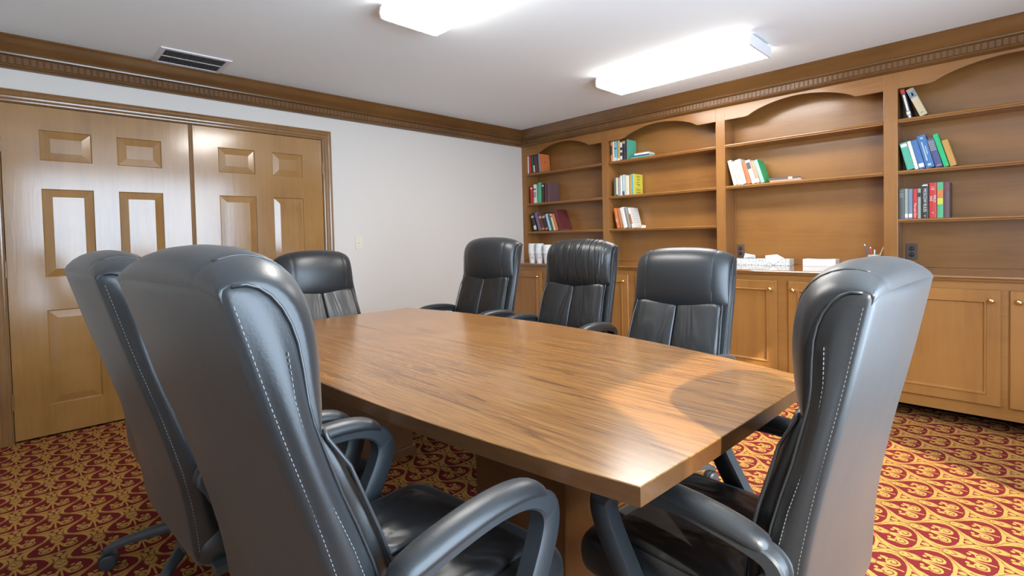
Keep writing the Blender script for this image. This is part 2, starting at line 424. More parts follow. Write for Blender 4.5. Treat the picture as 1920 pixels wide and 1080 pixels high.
# ------------------------------------------------------------------ bookcase
ZC = 0.896
posts = [(0.0, 0.0685), (1.1644, 1.2424), (2.3669, 2.4468), (3.5604, 3.6416), (4.755, 4.835), (5.03, XR)]
BK = 0.212; TOP = 2.44
bc = empty('bookcase', (0, 0, ZC), 0, 'long brown stained built-in bookcase with arched valances above the white-topped tissue boxes', 'bookcase')
bc['label'] = 'brown stained built-in bookcase with arched valances filling the wall above the base cabinets'
def bpart(name, bm, mat, **k):
    o = obj(name, bm, mat, bc, **k); o.matrix_parent_inverse = Matrix.Translation((0, 0, -ZC)); return o
for (a, c) in posts:
    b = BM(); box(b, (a, 0.0, ZC+0.001), (c, BK, 2.40)); bpart('upright', b, M['bookcase_v'], bevel=0.0025)
bpart('back_panel', box(BM(), (0, BK, ZC+0.001), (XR, 0.231, 2.42)), M['bookcase'])
# valance boards
for (a, c) in zip([p[1] for p in posts][:-1], [p[0] for p in posts][1:]):
    b = BM(); Lb = c-a; n_ = 40 if Lb > 0.5 else 6
    fr = []
    for i in range(n_+1):
        x = a + Lb*i/n_; z = 2.142
        if Lb > 0.5:
            t_ = (x-a-0.19)/(Lb-0.36)
            if 0 < t_ < 1: z += 0.095*math.sin(math.pi*t_)**0.72
        fr.append((x, z))
    loft(b, [[(x, 0.001, z), (x, 0.020, z), (x, 0.020, 2.40), (x, 0.001, 2.40)] for x, z in fr])
    bpart('arched_valance', b, M['bookcase'])
bpart('top_panel', box(BM(), (0.0, 0.021, 2.36), (XR, BK-0.001, 2.375)), M['bookcase'])
bays = list(zip([p[1] for p in posts][:-1], [p[0] for p in posts][1:]))
SZ = [1.9207+0.011, 1.5645+0.011, 1.2293+0.011]
def shelf(a, c, z):
    pf = [(BK-0.001, z), (0.002, z), (-0.003, z-0.004), (-0.004, z-0.010), (-0.001, z-0.016), (0.004, z-0.0185), (0.004, z-0.024), (BK-0.001, z-0.024)]
    b = BM(); loft(b, [[(x, y, zz) for y, zz in pf] for x in (a+0.0008, c-0.0008)])
    bpart('shelf', b, M['bookcase'])
for i, (a, c) in enumerate(bays):
    for k, z in enumerate(SZ):
        if i == 2 and k == 2: continue
        shelf(a, c, z)
    for x in ((a+0.001, a+0.010), (c-0.010, c-0.001)):
        b = BM(); box(b, (x[0], BK-0.012, ZC+0.002), (x[1], BK-0.001, SZ[2]-0.03 if not i == 2 else SZ[1]-0.03))
        bpart('corner_bead', b, M['bookcase_v'])

# worktop
CYF = -0.495
b = BM(); loft(b, [[(x, y, z) for y, z in [(BK+0.019, ZC), (CYF+0.004, ZC), (CYF-0.002, ZC-0.004), (CYF-0.004, ZC-0.010), (CYF, ZC-0.017), (CYF+0.008, ZC-0.020), (CYF+0.010, ZC-0.030), (CYF+0.018, ZC-0.034), (BK+0.019, ZC-0.034)]] for x in (0.001, XR-0.001)])
n = N('glossy_worktop_wood'); a_ = n.noise(n.coord(scale=(1, 12, 12)), 4, 5, 0.6, 1.2)
n.set(color=n.mix(n.ramp(a_, (0.3, 0.0), (0.7, 1.0)), (0.20, 0.088, 0.03), (0.27, 0.125, 0.042)), rough=0.09, coat=0.6, coatr=0.05)
tag(obj('worktop', b, n.m), 'long glossy brown wooden worktop running over the base cabinets below the bookcase', 'worktop')

# base cabinets
FY = -0.465
def raised_panel(name, x0, x1, z0, z1, knob_side, parent):
    b = BM(); yo = FY-0.018; fr = 0.072
    R4 = lambda i, y: [(x0+i, y, z0+i), (x1-i, y, z0+i), (x1-i, y, z1-i), (x0+i, y, z1-i)]
    rings = [R4(0, FY-0.001), R4(0, yo+0.004), R4(0.004, yo), R4(fr-0.012, yo), R4(fr-0.009, yo-0.006), R4(fr-0.003, yo-0.006), R4(fr+0.004, yo+0.007)]
    loft(b, rings, True, False); b.faces.new([b.verts.new(p) for p in R4(fr+0.004, yo+0.007)])
    b.faces.new([b.verts.new(p) for p in R4(0, FY-0.001)])
    d = obj(name, b, M['bookcase_v'], parent)
    kx = x1-0.038 if knob_side > 0 else x0+0.038
    kb = BM(); lathe(kb, [(0.001, -0.001), (0.008, 0.0), (0.007, -0.004), (0.005, -0.010), (0.012, -0.016), (0.0155, -0.023), (0.012, -0.030), (0.004, -0.0335), (0.0005, -0.034)], (kx, yo, z1-0.060), 16, 'y')
    obj('knob', kb, M['brass'], d, smooth=True)
    return d
units = [(0.002, 1.203, [(0.20, 0.716, 1), (0.785, 1.165, -1)]), (1.204, 2.406, [(1.262, 1.765, 1), (1.84, 2.345, -1)]),
         (2.407, 3.600, [(2.487, 3.006, 1), (3.081, 3.565, -1)]), (3.601, 4.795, [(3.648, 4.171, 1), (4.205, 4.73, -1)]), (4.796, XR-0.002, [])]
ul = ['brown base cabinet under the white foam cups, beside the cream wall', 'brown base cabinet mostly hidden behind the two chairs in the middle of the far side',
      'brown base cabinet with brass knobs below the two patterned tissue boxes', 'brown base cabinet with brass knobs right of the tall chair at the table end', 'narrow plain end section of the brown base cabinets, beside the right wall']
for (a, c, drs), lb in zip(units, ul):
    e_ = empty('base_cabinet', ((a+c)/2, 0, 0), 0, lb, 'cabinet')
    if drs: e_['group'] = 'base cabinets along the bookcase wall'
    def cp(name, bm, mat, **k):
        o = obj(name, bm, mat, e_, **k); o.matrix_parent_inverse = Matrix.Translation((-(a+c)/2, 0, 0)); return o
    b = BM(); box(b, (a, FY, 0.088), (c, 0.21, ZC-0.035)); cp('cabinet_body', b, M['bookcase'])
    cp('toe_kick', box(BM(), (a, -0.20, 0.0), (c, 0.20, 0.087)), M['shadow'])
    for x0, x1, s in drs:
        d = raised_panel('cabinet_door', x0, x1, 0.160, 0.818, s, e_); d.matrix_parent_inverse = Matrix.Translation((-(a+c)/2, 0, 0))

# ------------------------------------------------------------------ table
tb = empty('conference_table', (2.63, -3.12, 0), 0, 'long boat-shaped walnut laminate conference table in the middle of the room', 'table')
def tpart(name, bm, mat, **k):
    o = obj(name, bm, mat, tb, **k); o.matrix_parent_inverse = Matrix.Translation((-2.63, 3.12, 0)); return o
out = []
xs = [1.47 + (3.797-1.47)*i/24 for i in range(25)]
for x in xs: out.append((x, -3.722 + 0.098*((x-2.63)/1.17)**2))
for i in range(1, 7):
    t_ = i/6; out.append((3.797+0.023*t_+0.006*math.sin(math.pi*t_), -3.625+0.905*t_))
xs2 = [3.80 - (3.80-1.475)*i/24 for i in range(25)]
for x in xs2: out.append((x, -2.488 - 0.215*(abs(x-2.45)/1.33)**2.1))
b = BM(); Z1, Z0 = 0.740, 0.703
def inset(pts, d):
    cx = sum(p[0] for p in pts)/len(pts); cy = sum(p[1] for p in pts)/len(pts)
    return [(p[0]+(cx-p[0])*d/1.2, p[1]+(cy-p[1])*d/0.55) for p in pts]
loft(b, [[(x, y, Z0) for x, y in out], [(x, y, Z1-0.0015) for x, y in out], [(x, y, Z1) for x, y in inset(out, 0.0012)]])
tpart('tabletop', b, M['table'])
M['table_edge'] = wood('walnut_edge_band', (0.120, 0.050, 0.018), (0.075, 0.030, 0.011), (0.155, 0.068, 0.024), 0.3, 'x', 1.6, 0.1)
b = BM(); o2 = [(x, y) for x, y in out]
cx = 2.64; cy = -3.12
eo = [(x + (x-cx)*0.0006, y+(y-cy)*0.0012) for x, y in out]
vs0 = [b.verts.new((x, y, Z0+0.0005)) for x, y in eo]; vs1 = [b.verts.new((x, y, Z1-0.002)) for x, y in eo]
for i in range(len(eo)):
    j = (i+1) % len(eo); b.faces.new((vs0[i], vs0[j], vs1[j], vs1[i]))
tpart('edge_band', b, M['table_edge'])
for x0, x1 in ((1.55, 1.90), (3.06, 3.42)):
    b = BM(); box(b, (x0, -3.38, 0.03), (x1, -2.86, 0.702)); box(b, (x0-0.012, -3.392, 0.0), (x1+0.012, -2.848, 0.05)); tpart('pedestal', b, M['table_edge'], bevel=0.003)

# ------------------------------------------------------------------ office chair prototype (faces +X)
RX = [(1.12, -0.329), (1.10, -0.325), (1.0, -0.303), (0.92, -0.286), (0.77, -0.248), (0.60, -0.214), (0.50, -0.206), (0.42, -0.203), (0.38, -0.19)]
FX = [(1.112, -0.290), (1.10, -0.275), (1.085, -0.258), (1.06, -0.240), (1.03, -0.231), (0.95, -0.228), (0.90, -0.222), (0.79, -0.193), (0.72, -0.170), (0.65, -0.152), (0.5, -0.128), (0.38, -0.130)]
PIV = Vector((-0.19, 0, 0.46))
def hw(z): return interp(z, [(0.38, 0.226), (0.42, 0.238), (0.6, 0.241), (0.8, 0.238), (1.0, 0.237), (1.10, 0.235)])
def rr_ring(xa, xb, w, z, r=0.02, bulge=0.0, n=5, sb=0.0):
    """rounded rectangle ring in plan: xa rear, xb front, half width w"""
    pts = []
    r = min(r, (xb-xa)/2*0.95, w*0.95)
    for (cx_, cy_, a0) in ((xb-r, w-r, 0), (xa+r, w-r, 90), (xa+r, -w+r, 180), (xb-r, -w+r, 270)):
        for i in range(n):
            t = R(a0 + 90*i/(n-1)); pts.append([cx_+r*math.cos(t), cy_+r*math.sin(t), z])
        if sb and a0 in (0, 180):
            sg = 1 if a0 == 0 else -1
            for k in (1, 2, 3): pts.append([(xb-r) - sg*0 - (xb-xa-2*r)*k/4 if a0 == 0 else (xa+r) + (xb-xa-2*r)*k/4, sg*(w+sb*math.sin(math.pi*k/4)), z])
        if a0 == 90 and bulge:
            for k in (1, 2, 3, 4, 5): pts.append([xa - bulge*math.sin(math.pi*k/6), (w-r)*(1-2*k/6), z])
        elif a0 == 90:
            for k in (1, 2, 3, 4, 5): pts.append([xa, (w-r)*(1-2*k/6), z])
    return [tuple(p) for p in pts]
def piv(bm):   # express in back-local coordinates
    for v in bm.verts: v.co -= PIV
    return bm
def make_chair():
    root = empty('office_chair')
    # backrest shell: rear panel + side panels
    b = BM(); rings = []
    for z in (0.385, 0.39, 0.405, 0.43, 0.48, 0.56, 0.64, 0.72, 0.80, 0.88, 0.95, 1.02, 1.07, 1.095, 1.105, 1.112):
        xa, xb, w = interp(z, RX), interp(z, FX), hw(z)
        k = {0.385: 0.022, 0.39: 0.009, 0.405: 0.002, 1.105: 0.004, 1.112: 0.022}.get(z, 0)
        rings.append(rr_ring(xa+k, xb-k, w-k, z, 0.014, 0.012 if 0.45 < z < 1.1 else 0.004, sb=interp(z, [(0.40, 0.001), (0.46, 0.008), (0.98, 0.009), (1.06, 0.005), (1.10, 0.0005)])))
    loft(b, rings)
    back = obj('backrest', piv(b), M['leather'], root, smooth=True, sub=1, loc=tuple(PIV))
    # headrest pillow
    b = BM(); rings = []
    EP = [(-.326, 1.096), (-.322, 1.101), (-.302, 1.104), (-.278, 1.103), (-.256, 1.092), (-.238, 1.068), (-.229, 1.040), (-.225, 1.0), (-.225, .96), (-.221, .92), (-.217, .897), (-.220, .886), (-.25, .89), (-.27, .95), (-.30, 1.05)]
    CPF = [(-.330, 1.098), (-.329, 1.122), (-.303, 1.147), (-.262, 1.154), (-.215, 1.140), (-.181, 1.106), (-.167, 1.062), (-.160, 1.01), (-.162, .96), (-.169, .912), (-.190, .852), (-.215, .835), (-.25, .85), (-.27, .95), (-.30, 1.05)]
    def hring(y):
        e = min(1.0, abs(y)/0.2300); g = max(0.0, 1-e**2.6)**0.6
        if abs(abs(y)-0.163) < 0.002: g *= 0.93
        return [(a[0]+(c[0]-a[0])*g, y, a[1]+(c[1]-a[1])*g) for a, c in zip(EP, CPF)]
    ys = [-0.2300, -0.2293, -0.226, -0.220, -0.208, -0.190, -0.172, -0.163, -0.154, -0.130, -0.09, -0.045, 0]
    ys = ys + [-y for y in ys[:-1]][::-1]
    for y in ys: rings.append(hring(y))
    loft(b, rings)
    obj('headrest', piv(b), M['leather'], back, smooth=True, sub=1)
    # seams on the headrest
    for sy in (-1, 1):
        b = BM(); y = sy*0.163; q = hring(y)[2:11]
        cen = Vector((-0.245, y, 1.0)); pts = []
        for i in range(len(q)-1):
            p0, p1, p2, p3 = (Vector(q[max(0, i-1)]), Vector(q[i]), Vector(q[i+1]), Vector(q[min(len(q)-1, i+2)]))
            for t in (0, 0.33, 0.66):
                pts.append(0.5*((2*p1)+(p2-p0)*t+(2*p0-5*p1+4*p2-p3)*t*t+(3*p1-p0-3*p2+p3)*t**3))
        tube(b, [p + (cen-p).normalized()*0.0015 for p in pts], 0.0017, 6)
        obj('headrest_seam', piv(b), M['piping'], back, smooth=True)
    # lower front cushion in two halves
    def fx(z): return interp(z, FX)
    for sgn in (-1, 1):
        b = BM(); rings = []
        zsl = [0.47, 0.475, 0.50, 0.55, 0.61, 0.67, 0.73, 0.79, 0.84, 0.875, 0.892]
        for z in zsl:
            W_ = interp(z, [(0.47, 0.205), (0.6, 0.222), (0.8, 0.214), (0.9, 0.205)])
            up = 0.028 + 0.012*math.sin(math.pi*(z-0.47)/0.42)
            if z < 0.474: up *= 0.5
            pts = []
            for (q, h) in ((0.0, 0.0), (0.0015, 0.80), (0.015, 0.93), (0.25, 1.0), (0.5, 1.05), (0.75, 1.02), (0.94, 0.92), (0.99, 0.75), (1.0, 0.0)):
                pts.append((fx(z)-0.004+up*h + (0.004 if h else -0.02), sgn*(0.0004+q*W_), z + 0.0*q))
            rings.append(pts)
        loft(b, rings)
        obj('back_cushion', piv(b), M['leather2'], back, smooth=True, sub=1)
    for sgn in (-1, 1):
        b = BM(); pts = []
        for z in (0.47, 0.52, 0.58, 0.64, 0.70, 0.76, 0.82, 0.87, 0.885):
            W_ = interp(z, [(0.47, 0.205), (0.6, 0.222), (0.8, 0.214), (0.9, 0.205)])
            pts.append((fx(z)+(0.030 if z < 0.86 else 0.016), sgn*(W_+0.002), z))
        tube(b, pts, 0.0034, 8)
        obj('piping', piv(b), M['piping'], back, smooth=True)
    for sgn in (-1, 1):
        b = BM(); pts = [(x, sgn*(hw(z)-0.0022), z) for x, z in ((-.308, 1.1035), (-.292, 1.104), (-.278, 1.098), (-.264, 1.086), (-.252, 1.068), (-.243, 1.046), (-.237, 1.02), (-.234, .985), (-.232, .94), (-.228, .91))] + [(interp(z, FX)-0.0035, sgn*(hw(z)-0.0025), z) for z in (0.885, 0.86, 0.80, 0.74, 0.68, 0.62, 0.56, 0.50, 0.45)]
        tube(b, pts, 0.0022, 6)
        obj('side_seam', piv(b), M['piping'], back, smooth=True)
    # stitches (dashed thread)
    b = BM()
    def dashes(pts, nrm, step=0.0080, ln=0.0046):
        P = [Vector(p) for p in pts]; acc = 0
        segs = [(a, c, (c-a).length) for a, c in zip(P, P[1:])]; tot = sum(s[2] for s in segs); s = 0
        while s < tot-ln:
            def at(q):
                for a, c, l in segs:
                    if q <= l: return a + (c-a)*(q/l)
                    q -= l
                return P[-1]
            a, c = at(s), at(s+ln); d = (c-a).normalized(); nv = Vector(nrm); sd_ = d.cross(nv).normalized()*0.0004
            q = [a-sd_, a+sd_, c+sd_, c-sd_]; off = nv*0.0008
            v = [b.verts.new(p-off) for p in q] + [b.verts.new(p+off) for p in q]
            for f in ((0, 1, 2, 3), (7, 6, 5, 4), (0, 4, 5, 1), (1, 5, 6, 2), (2, 6, 7, 3), (3, 7, 4, 0)): b.faces.new([v[i] for i in f])
            s += step
    zz = [0.44, 0.5, 0.56, 0.64, 0.72, 0.80, 0.88, 0.95, 1.02, 1.085]
    for sgn in (-1, 1):
        b = BM()
        dashes([(interp(z, RX)+0.012, sgn*(hw(z)-0.0008), z) for z in zz], (0, sgn, 0))
        obj('stitching', piv(b), M['thread'], back); b = BM()
        dashes([(interp(min(z, 1.03), FX)-0.025, sgn*(hw(z)+0.0060), z) for z in zz[1:-1]], (0, sgn, 0))
        obj('stitching', piv(b), M['thread'], back)
    # seat
    b = BM(); rings = []
    def sr(k, z, f=0.0): return rr_ring(-0.20+k, 0.300-k-f, 0.258-k, z, 0.05)
    for k, z in ((0.06, 0.385), (0.02, 0.388), (0.004, 0.40), (0.0, 0.425), (0.0, 0.45), (0.006, 0.470), (0.020, 0.484), (0.028, 0.486)): rings.append(sr(k, z))
    loft(b, rings)
    seat = obj('seat', b, M['leather'], root, smooth=True, sub=1)
    for sgn in (-1, 1):
        b = BM(); rings = []
        for k in range(13):
            x = -0.185 + 0.455*k/12; e = abs(2*k/12-1); h = 0.022*max(0, 1-e**6)**0.5 + 0.002
            zt = 0.484 - 0.022*max(0, (x-0.18)/0.10)**2
            rings.append([(x, sgn*y, z) for y, z in ((0.002, zt-0.01), (0.005, zt+0.5*h), (0.02, zt+0.85*h), (0.07, zt+h), (0.13, zt+h), (0.18, zt+0.9*h), (0.205, zt+0.6*h), (0.212, zt-0.01))])
        loft(b, rings)
        obj('seat_cushion', b, M['leather2'], seat, smooth=True, sub=1)
    b = BM(); dashes([(0.285, y, 0.462) for y in [-0.2+0.04*i for i in range(11)]], (1, 0, 0))
    obj('stitching', b, M['thread'], seat)
    # arms
    AP = [(-0.085, 0.400, .022), (-0.108, 0.46, .022), (-0.138, 0.53, .020), (-0.168, 0.592, .019), (-0.184, 0.615, .018), (-0.180, 0.635, .017), (-0.155, 0.649, .015), (-0.08, 0.662, .014), (0.02, 0.669, .014), (0.10, 0.664, .015),
          (0.150, 0.650, .019), (0.182, 0.626, .024), (0.190, 0.594, .026), (0.178, 0.556, .026), (0.150, 0.505, .026), (0.118, 0.45, .026), (0.095, 0.400, .028)]
    fine = []
    for i in range(len(AP)-1):
        p0, p1, p2, p3 = (Vector(AP[j]) for j in (max(0, i-1), i, i+1, min(len(AP)-1, i+2)))
        for t in (0, 1/3, 2/3): fine.append(tuple(0.5*((2*p1)+(p2-p0)*t+(2*p0-5*p1+4*p2-p3)*t*t+(3*p1-p0-3*p2+p3)*t**3)))
    AP = fine + [AP[-1]]
    for sgn in (-1, 1):
        yc = sgn*0.268
        b = BM(); rings = []; rib1 = []; rib2 = []
        for i, (x, z, th) in enumerate(AP):
            a_ = AP[max(i-1, 0)]; c_ = AP[min(i+1, len(AP)-1)]
            d = Vector((c_[0]-a_[0], 0, c_[1]-a_[1])).normalized(); nrm = Vector((-d.z, 0, d.x))
            c0 = Vector((x, yc, z)); w = 0.022
            R_ = []
            for (p, q) in ((-1, -0.75), (-0.8, -1), (0.8, -1), (1, -0.75), (1, 0.75), (0.8, 1), (0.55, 1), (0.45, 0.72), (-0.45, 0.72), (-0.55, 1), (-0.8, 1), (-1, 0.75)):
                R_.append(tuple(c0 + Vector((0, w*p, 0)) + nrm*(th*q)))
            rings.append(R_)
        loft(b, rings)
        box(b, (-0.172, yc-0.018, 0.392), (0.122, yc+0.018, 0.412))
        box(b, (-0.10, min(yc, yc-sgn*0.10), 0.383), (0.06, max(yc, yc-sgn*0.10), 0.394))
        fr = obj('armrest', b, M['plastic'], root, smooth=True, angle=35)
        b = BM(); rings = []
        PP = [(-0.172, 0.655, .3), (-0.168, 0.658, .7), (-0.150, 0.664, .93), (-0.08, 0.676, 1), (0.0, 0.683, 1), (0.07, 0.682, 1), (0.120, 0.675, 1), (0.150, 0.666, .95), (0.172, 0.654, .8), (0.183, 0.645, .45)]
        for x, z, s in PP:
            w = 0.031*s; t = 0.022*s
            rings.append([(x, yc+w*cy_, z+t*cz_) for cy_, cz_ in ((-1, -0.35), (-0.99, 0.1), (-0.82, 0.62), (-0.45, 0.93), (0, 1), (0.45, 0.93), (0.82, 0.62), (0.99, 0.1), (1, -0.35), (0.6, -0.5), (-0.6, -0.5))])
        loft(b, rings)
        obj('arm_pad', b, M['leather'], fr, smooth=True, sub=1)
    # mechanism, gas lift, base
    b = BM(); box(b, (-0.13, -0.09, 0.335), (0.12, 0.09, 0.386)); box(b, (-0.165, -0.035, 0.34), (-0.13, 0.035, 0.375)); box(b, (-0.175, -0.035, 0.34), (-0.155, 0.035, 0.42))
    obj('tilt_mechanism', b, M['plastic'], root, bevel=0.008)
    b = BM(); lathe(b, [(0.027, 0.09), (0.027, 0.23), (0.024, 0.235), (0.0145, 0.238), (0.0145, 0.34)], seg=16)
    obj('gas_lift', b, M['plastic'], root, smooth=True, angle=40)
    b = BM(); lathe(b, [(0.001, 0.072), (0.045, 0.074), (0.050, 0.085), (0.050, 0.115), (0.042, 0.128), (0.001, 0.13)], seg=20)
    hub = obj('base_hub', b, M['plastic'], root, smooth=True, angle=40)
    lb = BM(); rings = []
    for r_, z, w, h in ((0.035, 0.103, 0.028, 0.022), (0.10, 0.106, 0.025, 0.020), (0.18, 0.100, 0.021, 0.017), (0.25, 0.090, 0.018, 0.014), (0.295, 0.079, 0.017, 0.013), (0.318, 0.066, 0.015, 0.012), (0.326, 0.052, 0.012, 0.008)):
        rings.append([(r_, w*p, z+h*q) for p, q in ((-1, -0.8), (-1, 0.1), (-0.8, 0.65), (-0.35, 0.97), (0.35, 0.97), (0.8, 0.65), (1, 0.1), (1, -0.8))])
    loft(lb, rings)
    cb = BM()
    for s in (-1, 1):
        lathe(cb, [(0.003, s*0.004), (0.024, s*0.004), (0.0275, s*0.008), (0.0275, s*0.020), (0.022, s*0.026), (0.001, s*0.028)], (0.306, 0, 0.0275), 18, 'y')
    lathe(cb, [(0.007, 0.03), (0.007, 0.075)], (0.322, 0, 0), 10)
    lathe(cb, [(0.031, -0.006), (0.031, 0.006)], (0.308, 0, 0.030), 18, 'y')
    leg0 = obj('base_leg', lb, M['plastic'], root, smooth=True, angle=45, sub=0)
    cas0 = obj('caster', cb, M['plastic'], leg0, smooth=True, angle=40)
    for k in range(1, 5):
        l = leg0.copy(); link(l, root); l.rotation_euler = (0, 0, k*R(72))
        c_ = cas0.copy(); link(c_, l)
    return root
def kids(o): return [c for c in bpy.data.objects if c.parent == o]
def copy_tree(o, parent=None):
    c = o.copy(); link(c, parent)
    for ch in kids(o): copy_tree(ch, c)
    return c
chair0 = make_chair()
UPPER = ('seat', 'backrest', 'armrest', 'tilt_mechanism')
def place(o, x, y, rz, dz=0.0, recline=0.0, base=0.0, label=''):
    o.location = (x, y, 0); o.rotation_euler = (0, 0, rz)
    tag(o, label, 'chair', 'black leather office chairs around the conference table')
    k = 0
    for c in kids(o):
        nm = c.name.split('.')[0]
        if nm in UPPER:
            c.location.z += dz
            if nm == 'backrest': c.rotation_euler = (0, -recline, 0)
        if nm == 'base_leg': c.rotation_euler = (0, 0, base + k*R(72)); k += 1
CH = [  # x, y, heading, dz, recline, base angle, label
    (3.354, -3.873, R(95), 0.034, R(4), R(215), 'black leather office chair nearest the camera, its back filling the lower left'),
    (2.675, -3.925, R(93), 0.024, R(3), R(178), 'black leather office chair left of the nearest one, in front of the doors'),
    (2.01, -3.89, R(91), -0.03, R(0), R(17), 'black leather office chair almost hidden behind the second one on the door side'),
    (1.72, -2.335, R(-85.3), 0.033, R(1.2), R(20), 'black leather office chair beside the room corner, leftmost on the bookcase side'),
    (2.395, -2.225, R(-86), 0.011, R(1.6), R(50), 'black leather office chair with a wrinkled headrest, middle one on the bookcase side'),
    (3.114, -2.370, R(-86), -0.032, R(5), R(10), 'black leather office chair on the bookcase side, in front of the patterned tissue boxes'),
    (3.800, -3.195, R(177), -0.027, R(-0.8), R(100), 'black leather office chair at the near table end, seen from behind'),
    (1.43, -3.03, R(1), -0.012, R(7), R(30), 'black leather office chair at the far table end, in front of the door casing'),
]
objs_ch = [chair0] + [copy_tree(chair0) for _ in CH[1:]]
for o, (x, y, rz, dz, rc, ba, lb) in zip(objs_ch, CH): place(o, x, y, rz, dz, rc, ba, lb)

n = N('folded_black_leather')
f = n.noise(n.coord(), 220, 3, 0.6); g = n.noise(n.coord(scale=(0.3, 1.6, 0.30)), 16, 2, 0.45, 0.8)
nb = n.bump(f, 0.14, 0.0015); nb = n.bump(g, 0.5, 0.030, nb)
n.set(color=(0.012, 0.0125, 0.013), rough=0.38, spec=0.6, coat=0.1, coatr=0.3, normal=nb)
for c in kids(objs_ch[4]):
    if c.name.startswith('backrest'):
        for h_ in kids(c):
            if h_.name.split('.')[0] == 'headrest':
                h_.material_slots[0].link = 'OBJECT'; h_.material_slots[0].material = n.m

# ------------------------------------------------------------------ ceiling fixtures
def fixture(x0, x1, y0, y1, label):
    e = empty('ceiling_light', ((x0+x1)/2, (y0+y1)/2, H), 0, label, 'ceiling light', 'fluorescent wraparound ceiling lights')
    ox, oy = (x0+x1)/2, (y0+y1)/2
    hx, hy = (x1-x0)/2, (y1-y0)/2
    sec = [(-hy+0.012, -0.008), (-hy+0.006, -0.014), (-hy, -0.045), (-hy+0.008, -0.076), (-hy+0.03, -0.080), (hy-0.03, -0.080), (hy-0.008, -0.076), (hy, -0.045), (hy-0.006, -0.014), (hy-0.012, -0.008)]
    b = BM(); box(b, (-hx+0.01, -hy+0.05, -0.008), (hx-0.01, hy-0.05, -0.0)); obj('gap_shade', b, M['black'], e)  # black strip paints the shaded gap between fixture and ceiling
    b = BM()
    for s in (-1, 1):
        b = BM(); xa, xb = s*hx, s*(hx-0.012)
        loft(b, [[(x, y*1.015, z-0.0015 if z < -0.04 else z) for y, z in sec] for x in (xa, xb)])
        obj('end_cap', b, M['white_metal'], e)
    b = BM(); loft(b, [[(x, y, z) for y, z in sec] for x in (-hx+0.0125, hx-0.0125)])
    for f in b.faces:
        c = f.calc_center_median()
        f.material_index = 1 if (abs(c.y) > hy-0.018 and c.z > -0.055) or c.z > -0.012 else 0
    obj('diffuser', b, [M['lens'], M['lens_side']], e)
    return e
fixture(1.850, 3.045, -1.035, -0.665, 'white fluorescent wraparound ceiling light close to the bookcase crown, seen whole')
fixture(1.840, 3.045, -2.955, -2.580, 'white fluorescent ceiling light cut off by the top edge of the photo')

# vent
v = empty('ceiling_vent', (0.26, -3.48, H), 0, 'white metal ceiling vent grille with dark slots next to the brown crown', 'vent')
b = BM()
fx0, fx1, fy0, fy1 = -0.165, 0.165, -0.205, 0.205
for (a, c) in (((fx0, fy0), (fx1, fy0+0.028)), ((fx0, fy1-0.028), (fx1, fy1)), ((fx0, fy0+0.028), (fx0+0.028, fy1-0.028)), ((fx1-0.028, fy0+0.028), (fx1, fy1-0.028))):
    box(b, (a[0], a[1], -0.008), (c[0], c[1], 0.0))
box(b, (-0.003, fy0+0.028, -0.007), (0.003, fy1-0.028, -0.001))
obj('vent_frame', b, M['white_metal'], v)
obj('backing', box(BM(), (fx0+0.02, fy0+0.02, -0.002), (fx1-0.02, fy1-0.02, -0.0005)), M['black'], v)
b = BM(); k = 0; y = fy0+0.032
while y < fy1-0.03:
    box(b, (fx0+0.028, y, -0.006), (fx1-0.028, y+0.0014, -0.002)); y += 0.0095
obj('louver', b, flat('grey_louver', (0.25, 0.25, 0.26), 0.5), v)

# light switch
s_ = empty('light_switch', (0.0, -2.153, 1.157), 0, 'cream light switch plate on the cream wall right of the doors', 'light switch')
obj('switch_plate', box(BM(), (0.0, -0.036, -0.058), (0.006, 0.036, 0.058)), M['cream_plastic'], s_, bevel=0.002)
b = BM(); box(b, (0.006, -0.006, -0.012), (0.0075, 0.006, 0.012)); box(b, (0.006, -0.004, -0.002), (0.016, 0.004, 0.008)); obj('toggle', b, M['cream_plastic'], s_)
b = BM(); lathe(b, [(0.003, 0.006), (0.003, 0.0072)], (0, 0, 0.030), 8, 'x'); lathe(b, [(0.003, 0.006), (0.003, 0.0072)], (0, 0, -0.030), 8, 'x'); obj('screw', b, M['chrome'], s_)

# outlets on the bookcase back
for x, lb in ((2.488, 'dark brown power outlet in the bookcase back above the tissue boxes'), (3.690, 'dark brown power outlet right of the pencil cup')):
    o_ = empty('power_outlet', (x, BK, 1.008), 0, lb, 'outlet', 'brown outlets in the bookcase back')
    obj('cover_plate', box(BM(), (-0.034, -0.006, -0.058), (0.034, 0.0, 0.058)), M['outlet'], o_, bevel=0.002)
    for dz in (-0.022, 0.022):
        b = BM(); lathe(b, [(0.0165, 0.0), (0.0165, -0.0025), (0.001, -0.003)], (0, -0.006, dz), 16, 'y'); sk = obj('socket', b, M['black'], o_)
        b = BM(); box(b, (-0.008, -0.0098, dz-0.002), (-0.006, -0.0088, dz+0.007)); box(b, (0.005, -0.0098, dz-0.002), (0.007, -0.0088, dz+0.007)); obj('contact_slot', b, M['chrome'], sk)

